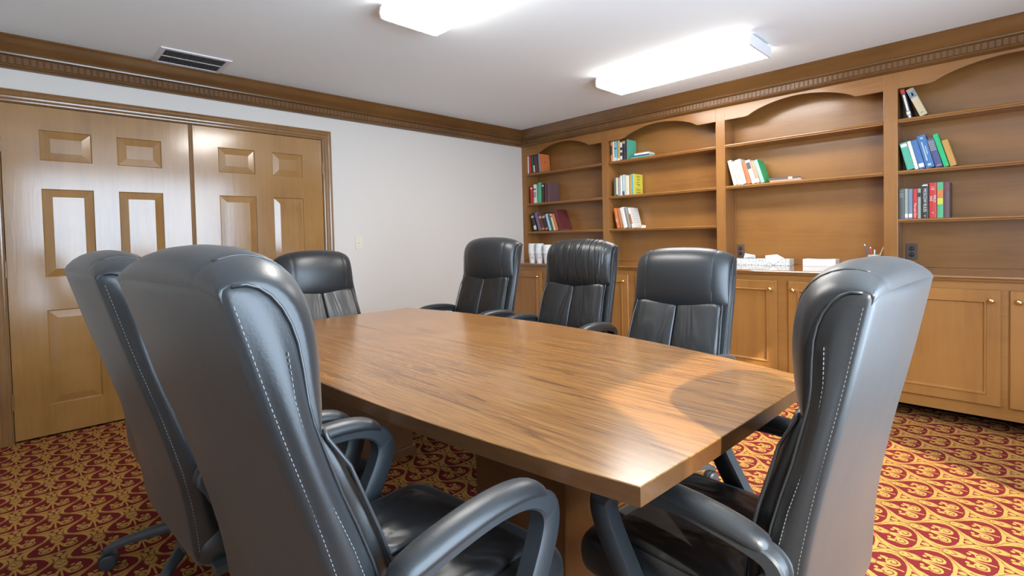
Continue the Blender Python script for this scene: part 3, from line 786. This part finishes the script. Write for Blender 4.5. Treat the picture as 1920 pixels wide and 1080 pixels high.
# ------------------------------------------------------------------ books
def bookmat(c, rough=0.45):
    key = 'cloth_%02x%02x%02x' % tuple(int(255*min(1, x)) for x in c)
    mm = bpy.data.materials.get(key)
    if mm: return mm
    n = N(key); f = n.noise(n.coord(), 60, 4, 0.6)
    n.set(color=n.mix(n.ramp(f, (0.3, 0.0), (0.7, 0.22)), c, tuple(0.6*x+0.02 for x in c)), rough=rough); n.m.name = key
    return n.m
PAL = dict(white=(0.78, 0.76, 0.70), cream=(0.72, 0.66, 0.50), red=(0.55, 0.035, 0.03), orange=(0.72, 0.20, 0.05), rust=(0.50, 0.17, 0.06), green=(0.10, 0.42, 0.20), bgreen=(0.02, 0.50, 0.18), dgreen=(0.04, 0.12, 0.08),
           teal=(0.08, 0.42, 0.30), blue=(0.06, 0.17, 0.42), lblue=(0.42, 0.58, 0.65), cyan=(0.12, 0.48, 0.60), navy=(0.07, 0.09, 0.22), black=(0.03, 0.03, 0.035), grey=(0.33, 0.32, 0.31), dgrey=(0.10, 0.105, 0.10), sage=(0.30, 0.36, 0.32),
           slate=(0.18, 0.24, 0.33), maroon=(0.14, 0.025, 0.03), dbrown=(0.11, 0.04, 0.03), purple=(0.20, 0.12, 0.20), tan=(0.52, 0.33, 0.14), yellow=(0.66, 0.60, 0.06), gold=(0.55, 0.30, 0.07), salmon=(0.72, 0.32, 0.22), plum=(0.13, 0.07, 0.08), pgreen=(0.35, 0.66, 0.45), sand=(0.60, 0.50, 0.32))
def C_(k): return PAL[k] if isinstance(k, str) else k
def book(x, z, w, h, lean, depth, cover, label, group, spine=None, marks=(), text=None, tcol='white', y=0.014, covermark=None):
    """stands with its spine to the room; leaning books pivot on their lower left corner"""
    e = empty('book', (x, y, z), 0, label, 'book', group); e.rotation_euler = (0, -R(lean), 0)
    mc = bookmat(C_(cover)); ms = bookmat(C_(spine or cover)); t = 0.0022
    b = BM()
    box(b, (0, 0.004, 0), (t, depth, h)); box(b, (w-t, 0.004, 0), (w, depth, h))
    obj('cover', b, mc, e)
    b = BM(); loft(b, [[(0, 0.0045, zz), (0.0, 0.0035, zz), (w*0.2, 0.0008, zz), (w*0.5, -0.0004, zz), (w*0.8, 0.0008, zz), (w, 0.0035, zz), (w, 0.0045, zz)] for zz in (0, h)])
    obj('spine', b, ms, e)
    obj('pages', box(BM(), (t, 0.005, 0.004), (w-t, depth-0.004, h-0.004)), M['page'], e)
    for mk in marks:
        za, zb, c = mk[:3]; xa, xb = mk[3:] if len(mk) > 3 else (0.07, 0.93)
        b = BM(); box(b, (w*xa, -0.0010, za*h), (w*xb, 0.0016, zb*h)); obj('spine_label', b, bookmat(C_(c)), e)
    if text:
        for (body, zc, size, maxw, horiz) in text:
            if horiz: mt = Matrix.Translation((w/2, -0.0014, zc*h)) @ Matrix.Rotation(R(90), 4, 'X')
            else: mt = Matrix.Translation((w/2, -0.0014, zc*h)) @ Matrix.Rotation(R(90), 4, 'X') @ Matrix.Rotation(R(-90), 4, 'Z')
            text_mesh('title', body, size, bookmat(C_(tcol)), e, mt, 0.0003, maxw)
    if covermark:
        for (ya, yb, za, zb, c) in covermark:
            b = BM(); box(b, (w-0.0002, ya*depth, za*h), (w+0.0006, yb*depth, zb*h)); obj('cover_print', b, bookmat(C_(c)), e)
    return e
def row(z, items, group, depth=0.15, y=0.014):
    if z > 1.9: y = 0.023
    items = [list(it) for it in items]
    for p, q in zip(items, items[1:]):
        p[1] = min(p[1], (q[0]-p[0])*math.cos(R(p[3]))-0.0012)
        need = p[0] + p[1]/math.cos(R(p[3])) + (min(p[2], q[2]))*(math.tan(R(q[3]))-math.tan(R(p[3])))*1.0 + 0.0008
        if q[3] > p[3]: q[0] = max(q[0], need)
    for i, it in enumerate(items):
        x, w, h, lean = it[:4]; h -= 0.012
        if i+1 < len(items):
            gap = items[i+1][0]-x; w = min(w, gap*math.cos(R(lean))-0.0012)
        kw = dict(it[6]) if len(it) > 6 else {}
        d_ = kw.pop('depth', depth)
        book(x, z+0.0005, w, h, lean, d_, it[4], it[5], group, y=y, **kw)
G = lambda s: s
row(SZ[0], [
    (0.070, 0.022, 0.222, 0, 'white', 'thin white book at the left end of the top shelf beside the cream wall'),
    (0.093, 0.036, 0.219, 0, 'red', 'red-orange book on the top shelf next to the corner'),
    (0.150, 0.020, 0.215, 4, 'dgreen', 'dark green narrow book on the top corner shelf'),
    (0.174, 0.022, 0.212, 5, 'black', 'black book with white lower spine on the top corner shelf', dict(marks=((0.05, 0.45, 'white'),))),
    (0.198, 0.045, 0.222, 5, 'dbrown', 'dark brown book beside the bright orange one on the top corner shelf'),
    (0.254, 0.030, 0.228, 4, 'orange', 'book with bright orange cover and dark dot, last on the top corner shelf', dict(spine='slate', depth=0.17, covermark=((0.46, 0.54, 0.52, 0.58, 'black'),))),
], G('books on the top shelf beside the corner'))
row(SZ[1], [
    (0.116, 0.036, 0.217, 0, 'red', 'red book with a white spot, left end of the middle corner shelf', dict(marks=((0.82, 0.9, 'white'),))),
    (0.168, 0.045, 0.232, 0, 'white', 'white book with a mottled grey spine on the middle corner shelf', dict(marks=((0.3, 0.6, 'grey'), (0.7, 0.78, 'dgrey')))),
    (0.234, 0.055, 0.246, 0, 'green', 'bright green book standing on the middle corner shelf'),
    (0.302, 0.032, 0.236, 0, 'black', 'black book with a small white emblem beside the green one', dict(marks=((0.82, 0.9, 'white'),))),
    (0.346, 0.034, 0.234, 0, 'maroon', 'maroon narrow book on the middle corner shelf'),
    (0.386, 0.030, 0.232, 0, 'plum', 'dull purple-brown book, right end of the middle corner shelf', dict(depth=0.17)),
], G('books on the middle shelf beside the corner'))
row(SZ[2], [
    (0.172, 0.046, 0.231, 17, 'black', 'black book with white lettering leaning first on the low corner shelf', dict(marks=((0.08, 0.3, 'white'), (0.75, 0.85, 'lblue')))),
    (0.240, 0.044, 0.236, 18, 'purple', 'purple book leaning on the low corner shelf'),
    (0.295, 0.046, 0.229, 18, 'dbrown', 'dark book with orange patches, left of two alike on the low corner shelf', dict(marks=((0.05, 0.15, 'orange'), (0.7, 0.82, 'salmon')))),
    (0.350, 0.046, 0.226, 18, 'black', 'dark book with orange patches, right of two alike on the low corner shelf', dict(marks=((0.05, 0.15, 'orange'), (0.72, 0.84, 'salmon')))),
    (0.405, 0.034, 0.213, 18, 'lblue', 'pale blue-grey book leaning on the low corner shelf'),
    (0.445, 0.024, 0.210, 18, 'dgreen', 'green narrow book leaning on the low corner shelf'),
    (0.474, 0.026, 0.212, 18, 'cream', 'cream book leaning on the low corner shelf', dict(marks=((0.8, 0.9, 'red'),))),
    (0.506, 0.032, 0.209, 18, 'orange', 'red-orange book leaning against the dark album on the low corner shelf'),
    (0.552, 0.046, 0.255, 21, 'maroon', 'large dark maroon album leaning at the end of the low corner shelf', dict(depth=0.19)),
], G('books leaning on the low shelf beside the corner'))
row(SZ[0], [
    (1.258, 0.022, 0.216, 0, 'orange', 'orange book with black spine block, first on the second bay top shelf', dict(marks=((0.35, 0.8, 'black'),))),
    (1.283, 0.019, 0.218, 0, 'cream', 'thin cream book on the second bay top shelf'),
    (1.305, 0.028, 0.217, 0, 'cyan', 'teal-blue book with white base and black band on the top shelf', dict(marks=((0.0, 0.18, 'white'), (0.6, 0.66, 'black')))),
    (1.337, 0.034, 0.217, 0, 'tan', 'tan-orange book with white foot on the second bay top shelf', dict(marks=((0.0, 0.12, 'white'),))),
    (1.374, 0.027, 0.214, 0, 'black', 'black and white striped book on the second bay top shelf', dict(marks=((0.04, 0.22, 'white'), (0.4, 0.5, 'white'), (0.65, 0.9, 'white')))),
    (1.404, 0.032, 0.206, 0, 'black', 'black book with tan spine top on the second bay top shelf', dict(marks=((0.84, 0.98, 'tan'),))),
    (1.438, 0.020, 0.214, 0, 'teal', 'teal green book, last upright one on the second bay top shelf', dict(spine='black', depth=0.17)),
], G('books on the top shelf of the second bay'))
row(SZ[1], [
    (1.295, 0.023, 0.194, 0, 'dgrey', 'dark grey book, first on the second bay middle shelf'),
    (1.322, 0.022, 0.197, 0, 'cream', 'cream book with dark foot on the second bay middle shelf', dict(marks=((0.0, 0.06, 'black'),))),
    (1.349, 0.020, 0.198, 0, 'grey', 'grey-brown book on the second bay middle shelf'),
    (1.373, 0.022, 0.214, 0, 'white', 'white book with a paper on top on the second bay middle shelf'),
    (1.399, 0.026, 0.219, 0, 'lblue', 'pale blue book on the second bay middle shelf', dict(marks=((0.0, 0.2, 'navy'),))),
    (1.428, 0.050, 0.205, 0, 'cream', 'thick cream book on the second bay middle shelf'),
    (1.485, 0.022, 0.214, 0, 'gold', 'yellow-tan book next to the yellow covered one'),
    (1.510, 0.022, 0.217, 0, 'yellow', 'book with yellow cover and handwritten dark title on the second bay middle shelf', dict(spine='cyan', depth=0.17)),
], G('books on the middle shelf of the second bay'))
for o in list(bpy.data.objects):
    if o.get('label', '').startswith('book with yellow cover'):
        lines = ['All the', 'Little', 'Live', 'Things', 'by', 'Wallace', 'Stegner']
        for i, ln_ in enumerate(lines):
            mt = Matrix.Translation((0.0222, 0.085, 0.180-0.026*i)) @ Matrix.Rotation(R(90), 4, 'Z') @ Matrix.Rotation(R(90), 4, 'X')
            text_mesh('cover_print', ln_, 0.026 if i != 4 else 0.015, bookmat(PAL['black']), o, mt, 0.0003, 0.13)
row(SZ[2], [
    (1.329, 0.033, 0.222, 11, 'orange', 'red-orange book leaning first on the second bay low shelf', dict(marks=((0.3, 0.5, 'salmon'),))),
    (1.368, 0.030, 0.222, 12, 'rust', 'rust brown book leaning on the second bay low shelf'),
    (1.408, 0.046, 0.225, 13, 'white', 'thick white book leaning on the second bay low shelf'),
    (1.463, 0.032, 0.226, 14, 'grey', 'grey book leaning on the second bay low shelf'),
    (1.503, 0.022, 0.219, 14, 'white', 'white book with lines of print on its cover, last on the second bay low shelf', dict(depth=0.16, marks=((0.2, 0.7, 'rust'),), covermark=tuple((0.12, 0.9, 0.9-0.09*i, 0.915-0.09*i, 'grey') for i in range(8)))),
], G('books leaning on the low shelf of the second bay'))
row(SZ[1], [
    (2.512, 0.030, 0.232, 14, 'white', 'off-white slim book leaning first in the third bay'),
    (2.546, 0.022, 0.217, 14, 'cream', 'thin cream book leaning second in the third bay'),
    (2.572, 0.046, 0.229, 14, 'white', 'thick cream-white book leaning in the third bay'),
    (2.622, 0.034, 0.200, 15, 'rust', 'rust orange book leaning in the third bay'),
    (2.662, 0.034, 0.217, 16, 'white', 'white book with dark title and landscape spine in the third bay', dict(marks=((0.12, 0.5, 'lblue'), (0.62, 0.9, 'dgrey')))),
    (2.700, 0.028, 0.207, 16, 'salmon', 'salmon book with white label in the third bay', dict(marks=((0.06, 0.2, 'white'),))),
    (2.733, 0.028, 0.211, 17, 'bgreen', 'green book with pale green spine, last leaning in the third bay', dict(spine='pgreen', depth=0.16)),
], G('books leaning in the third bay'))
row(SZ[0], [
    (3.692, 0.026, 0.219, 12, 'black', 'black book with white title and red top leaning in the rightmost bay', dict(marks=((0.84, 0.99, 'red'), (0.0, 0.09, 'white', 0.3, 0.8), (0.11, 0.22, 'white', 0.1, 0.9), (0.24, 0.80, 'white', 0.3, 0.75)))),
    (3.748, 0.040, 0.218, 22, 'sand', 'tan book with a blue-grey block near the top leaning alone in the rightmost bay', dict(marks=((0.68, 0.92, 'slate'), (0.95, 0.97, 'dgrey'), (0.10, 0.12, 'dgrey', 0.3, 0.7), (0.74, 0.84, 'lblue', 0.4, 0.6)))),
], G('pair of books on the top shelf of the rightmost bay'))
row(SZ[1], [
    (3.691, 0.040, 0.204, 13, 'teal', 'sea green book with white label leaning at the left of the rightmost bay', dict(marks=((0.84, 0.95, 'white'),))),
    (3.734, 0.020, 0.212, 13, 'white', 'white book between the green and blue ones in the rightmost bay'),
    (3.757, 0.032, 0.214, 13, 'blue', 'medium blue book with white foot label in the rightmost bay', dict(marks=((0.05, 0.18, 'white'),))),
    (3.793, 0.044, 0.240, 13, 'blue', 'tallest blue book with white lettering in the rightmost bay', dict(marks=((0.88, 0.94, 'lblue', 0.35, 0.65), (0.22, 0.80, 'lblue', 0.30, 0.46), (0.40, 0.66, 'lblue', 0.60, 0.72), (0.06, 0.13, 'lblue', 0.3, 0.7)))),
    (3.841, 0.036, 0.213, 14, 'navy', 'navy book with grey lettering in the rightmost bay', dict(marks=tuple((0.58+0.06*i, 0.615+0.06*i, 'grey') for i in range(6))+((0.05, 0.08, 'grey', 0.2, 0.9),))),
    (3.883, 0.027, 0.240, 15, 'bgreen', 'bright green slim book leaning in the rightmost bay'),
    (3.917, 0.032, 0.192, 15, 'gold', 'mustard orange book, last of the leaning row in the rightmost bay'),
], G('books leaning on the middle shelf of the rightmost bay'))
row(SZ[2], [
    (3.643, 0.032, 0.223, 0, 'dgrey', 'dark grey book at the left end of the low shelf, rightmost bay', dict(marks=((0.78, 0.80, 'grey', 0.15, 0.85), (0.83, 0.85, 'grey', 0.2, 0.8), (0.72, 0.74, 'grey', 0.15, 0.85), (0.91, 0.925, 'grey', 0.15, 0.85)))),
    (3.677, 0.018, 0.221, 0, 'sage', 'slim sage green book with white foot label on the low right shelf', dict(marks=((0.05, 0.17, 'white'),))),
    (3.697, 0.023, 0.217, 0, 'slate', 'slate blue book with white foot label on the low right shelf', dict(marks=((0.05, 0.17, 'white'),))),
    (3.722, 0.023, 0.216, 0, 'red', 'narrow red book with white title between the slate and grey-green ones', dict(text=[('The Last Don', 0.28, 0.018, 0.10, False)])),
    (3.747, 0.018, 0.216, 0, 'sage', 'grey-green book with dark band on the low right shelf', dict(marks=((0.72, 0.86, 'black'),))),
    (3.767, 0.037, 0.247, 0, 'black', 'black book with white title MOSCOW RULES on the low right shelf', dict(text=[('MOSCOW RULES', 0.52, 0.024, 0.155, False), ('S', 0.07, 0.018, 0.03, True)], marks=((0.93, 0.955, 'white', 0.1, 0.9), (0.965, 0.98, 'white', 0.3, 0.9)))),
    (3.808, 0.038, 0.249, 0, 'red', 'red book with white title WILD FIRE on the low right shelf', dict(marks=((0.80, 0.84, 'salmon', 0.25, 0.75), (0.87, 0.89, 'salmon', 0.25, 0.75), (0.14, 0.17, 'salmon', 0.35, 0.65)), text=[('WILD\nFIRE', 0.55, 0.019, 0.06, False)])),
    (3.849, 0.032, 0.249, 0, 'green', 'green book with orange and yellow pattern on the low right shelf', dict(marks=((0.38, 0.55, 'yellow'), (0.58, 0.78, 'orange')))),
    (3.883, 0.030, 0.247, 0, 'black', 'dark book with a crossed red line, right end of the low right shelf', dict(depth=0.16, spine='plum')),
], G('upright books on the low shelf of the rightmost bay'))
# red cross on the last book
for o in list(bpy.data.objects):
    if o.get('label', '').startswith('dark book with a crossed'):
        b = BM()
        for dx in (-1, 1): tube(b, [(0.015-dx*0.010, -0.0012, 0.175), (0.015+dx*0.010, -0.0012, 0.225)], 0.0012, 6)
        obj('spine_label', b, bookmat(PAL['red']), o)
# flat lying books
def flatbook(x0, x1, z, th, c, label, y0=0.02, d=0.14, band=None, rz=0):
    e = empty('book', ((x0+x1)/2, y0+d/2, z), rz, label, 'book'); w = (x1-x0)/2
    b = BM(); box(b, (-w, -d/2, 0), (w, d/2, 0.002)); box(b, (-w, -d/2, th-0.002), (w, d/2, th)); box(b, (-w, -d/2, 0.002), (w, -d/2+0.003, th-0.002)); obj('cover', b, bookmat(C_(c)), e)
    obj('pages', box(BM(), (-w+0.004, -d/2+0.003, 0.002), (w-0.004, d/2-0.004, th-0.002)), M['page'], e)
    if band:
        b = BM(); box(b, (-w+band[0]*2*w, -d/2-0.0008, 0.001), (-w+band[1]*2*w, -d/2+0.002, th-0.001)); obj('spine_label', b, bookmat(C_(band[2])), e)
    return e
flatbook(2.80, 3.03, SZ[1]+0.0005, 0.014, 'salmon', 'pinkish book lying flat under a dark one beside the green book', y0=0.018)
flatbook(2.79, 3.00, SZ[1]+0.0155, 0.018, 'dgrey', 'dark grey book lying flat on top of a pinkish one in the third bay', y0=0.022, band=(0.70, 0.84, 'white'))
flatbook(1.50, 1.74, SZ[0]+0.0005, 0.014, 'teal', 'teal book lying at the bottom of the flat stack on the second bay top shelf', y0=0.02)
flatbook(1.49, 1.70, SZ[0]+0.0155, 0.012, 'navy', 'dark navy book lying in the middle of the flat stack, second bay', y0=0.03)
flatbook(1.54, 1.70, SZ[0]+0.0285, 0.018, 'white', 'white-cream book lying on top of the flat stack, second bay', y0=0.022, d=0.12)
# crumpled note and paper scraps
b = BM(); vs = [b.verts.new(p) for p in ((0, 0, 0), (0.05, 0.01, 0.002), (0.04, 0.03, 0.022), (0.0, 0.03, 0.03), (0.02, 0.0, 0.016))]
b.faces.new((vs[0], vs[1], vs[4])); b.faces.new((vs[1], vs[2], vs[4])); b.faces.new((vs[2], vs[3], vs[4])); b.faces.new((vs[3], vs[0], vs[4])); b.faces.new((vs[0], vs[3], vs[2], vs[1]))
tag(obj('paper_scrap', b, M['tissue'], loc=(1.60, 0.02, SZ[2]+0.0003)), 'small crumpled paper scrap beside the printed white book', 'paper')

# ------------------------------------------------------------------ things on the worktop
def tissue_box(x, y, label, mat, tissue, w=0.235, d=0.115, h=0.052, rz=0):
    e = empty('tissue_box', (x, y, ZC), rz, label, 'tissue box')
    obj('carton', box(BM(), (-w/2, -d/2, 0.0002), (w/2, d/2, h)), mat, e, bevel=0.0015)
    b = BM(); lathe(b, [(0.001, h+0.0002), (1.0, h+0.0004)], seg=20)
    for v_ in b.verts: v_.co.x *= w*0.34; v_.co.y *= d*0.24
    obj('opening', b, M['black'], e)
    if tissue == 1:
        b = BM(); P = [(-0.035, 0.0, h), (0.062, 0.0, h), (0.068, -0.02, h+0.030), (-0.018, -0.012, h+0.046), (-0.03, 0.02, h+0.012), (0.06, 0.022, h+0.012)]
        v_ = [b.verts.new(p) for p in P]
        for f in ((0, 1, 2, 3), (0, 3, 4), (1, 5, 2), (3, 2, 5, 4)): b.faces.new([v_[i] for i in f])
        b2 = obj('tissue', b, M['tissue'], e)
    if tissue == 2:
        b = BM(); P = [(-0.075, -0.03, h+0.028), (0.015, -0.025, h+0.038), (0.082, -0.045, h+0.004), (0.0, -d/2-0.006, 0.006), (-0.062, -d/2-0.003, h+0.002), (0.05, -d/2-0.003, h+0.002), (-0.02, 0.02, h), (0.05, 0.02, h)]
        v_ = [b.verts.new(p) for p in P]
        for f in ((0, 4, 5, 1), (4, 3, 5), (1, 5, 2), (0, 1, 7, 6), (1, 2, 7)): b.faces.new([v_[i] for i in f])
        obj('tissue', b, M['tissue'], e)
    return e
tissue_box(2.585, 0.112, 'patterned grey-white tissue box with a tissue standing up, below the left outlet', M['tissuebox'], 1)
tissue_box(2.815, 0.108, 'patterned tissue box with a tissue hanging over its front in a point', M['tissuebox'], 2)
tissue_box(3.140, 0.112, 'plain white flat box alone on the worktop', M['whitebox'], 0, w=0.225, h=0.056)
# pencil cup and pens
pc = empty('pencil_cup', (3.492, 0.05, ZC), 0, 'clear grey cup of pens mostly hidden behind the chair at the near table end', 'pencil cup')
b = BM(); lathe(b, [(0.001, 0.0005), (0.032, 0.0005), (0.036, 0.095), (0.034, 0.095), (0.030, 0.005), (0.001, 0.005)], seg=20); obj('cup', b, flat('frosted_cup', (0.55, 0.56, 0.58), 0.2), pc, smooth=True, angle=40)
for dx, dy, tx, ty, ln_, c, lb in ((-0.010, 0, -0.045, 0.0, 0.165, 'navy', 'dark blue pen leaning left in the pencil cup'), (-0.004, 0.005, -0.016, 0.0, 0.145, 'red', 'red pencil in the pencil cup'),
                                  (0.004, -0.004, 0.004, -0.004, 0.135, 'white', 'black and white pen standing upright in the pencil cup'), (0.008, 0.004, 0.052, 0.01, 0.150, 'cream', 'cream pencil leaning right in the pencil cup')):
    e = empty('pen', (3.492+dx, 0.05+dy, ZC+0.006), 0, lb, 'pen', 'pens in the pencil cup')
    b = BM(); P0 = Vector((0, 0, 0.0)); P1 = Vector((tx, ty, ln_)); P2 = P0.lerp(P1, 0.93)
    tube(b, [P0, P2], 0.0042, 8); obj('barrel', b, bookmat(C_(c)), e, smooth=True, angle=40)
    b = BM(); tube(b, [P2, P1], [0.0043, 0.003], 8); obj('tip', b, M['white_metal'] if c in ('navy', 'red') else bookmat(C_('orange' if c == 'cream' else 'black')), e)
# foam cups nested into three stacks
def cup_mesh():
    b = BM(); lathe(b, [(0.001, 0.0), (0.031, 0.0), (0.0325, 0.004), (0.0445, 0.104), (0.0475, 0.106), (0.0475, 0.111), (0.0445, 0.112), (0.0425, 0.108), (0.0295, 0.006), (0.001, 0.006)], seg=24)
    return b
c0 = None
names_ = ['left', 'middle', 'right']
for i, (x, y, cnt) in enumerate(((0.500, -0.375, 8), (0.603, -0.375, 8), (0.712, -0.375, 7))):
    for k in range(cnt):
        if c0 is None:
            c0 = obj('foam_cup', cup_mesh(), M['foam'], smooth=True, angle=50); c = c0
            lb_ = BM(); q = []
            for (a_, r_) in ((0, 0.010),):
                lathe(lb_, [(0.0001, 0), (0.009, 0.0002), (0.006, 0.001), (0.0001, 0.0012)], (0, 0, 0), 12, 'y')
            logo = obj('printed_logo', lb_, M['pink'], c0, loc=(0.024, -0.030, 0.055), rot=(0, 0, R(38)))
        else:
            c = c0.copy(); link(c)
            if k == 0:
                l2 = logo.copy(); link(l2, c)
        c.location = (x, y, ZC+0.0005+0.0135*k); c.rotation_euler = (0, 0, 0)
        pos = 'bottom' if k == 0 else ('top' if k == cnt-1 else 'inner')
        tag(c, 'white foam cup, %s of the %s stack on the worktop' % (pos, names_[i]), 'cup', 'foam cups nested in the %s stack' % names_[i])
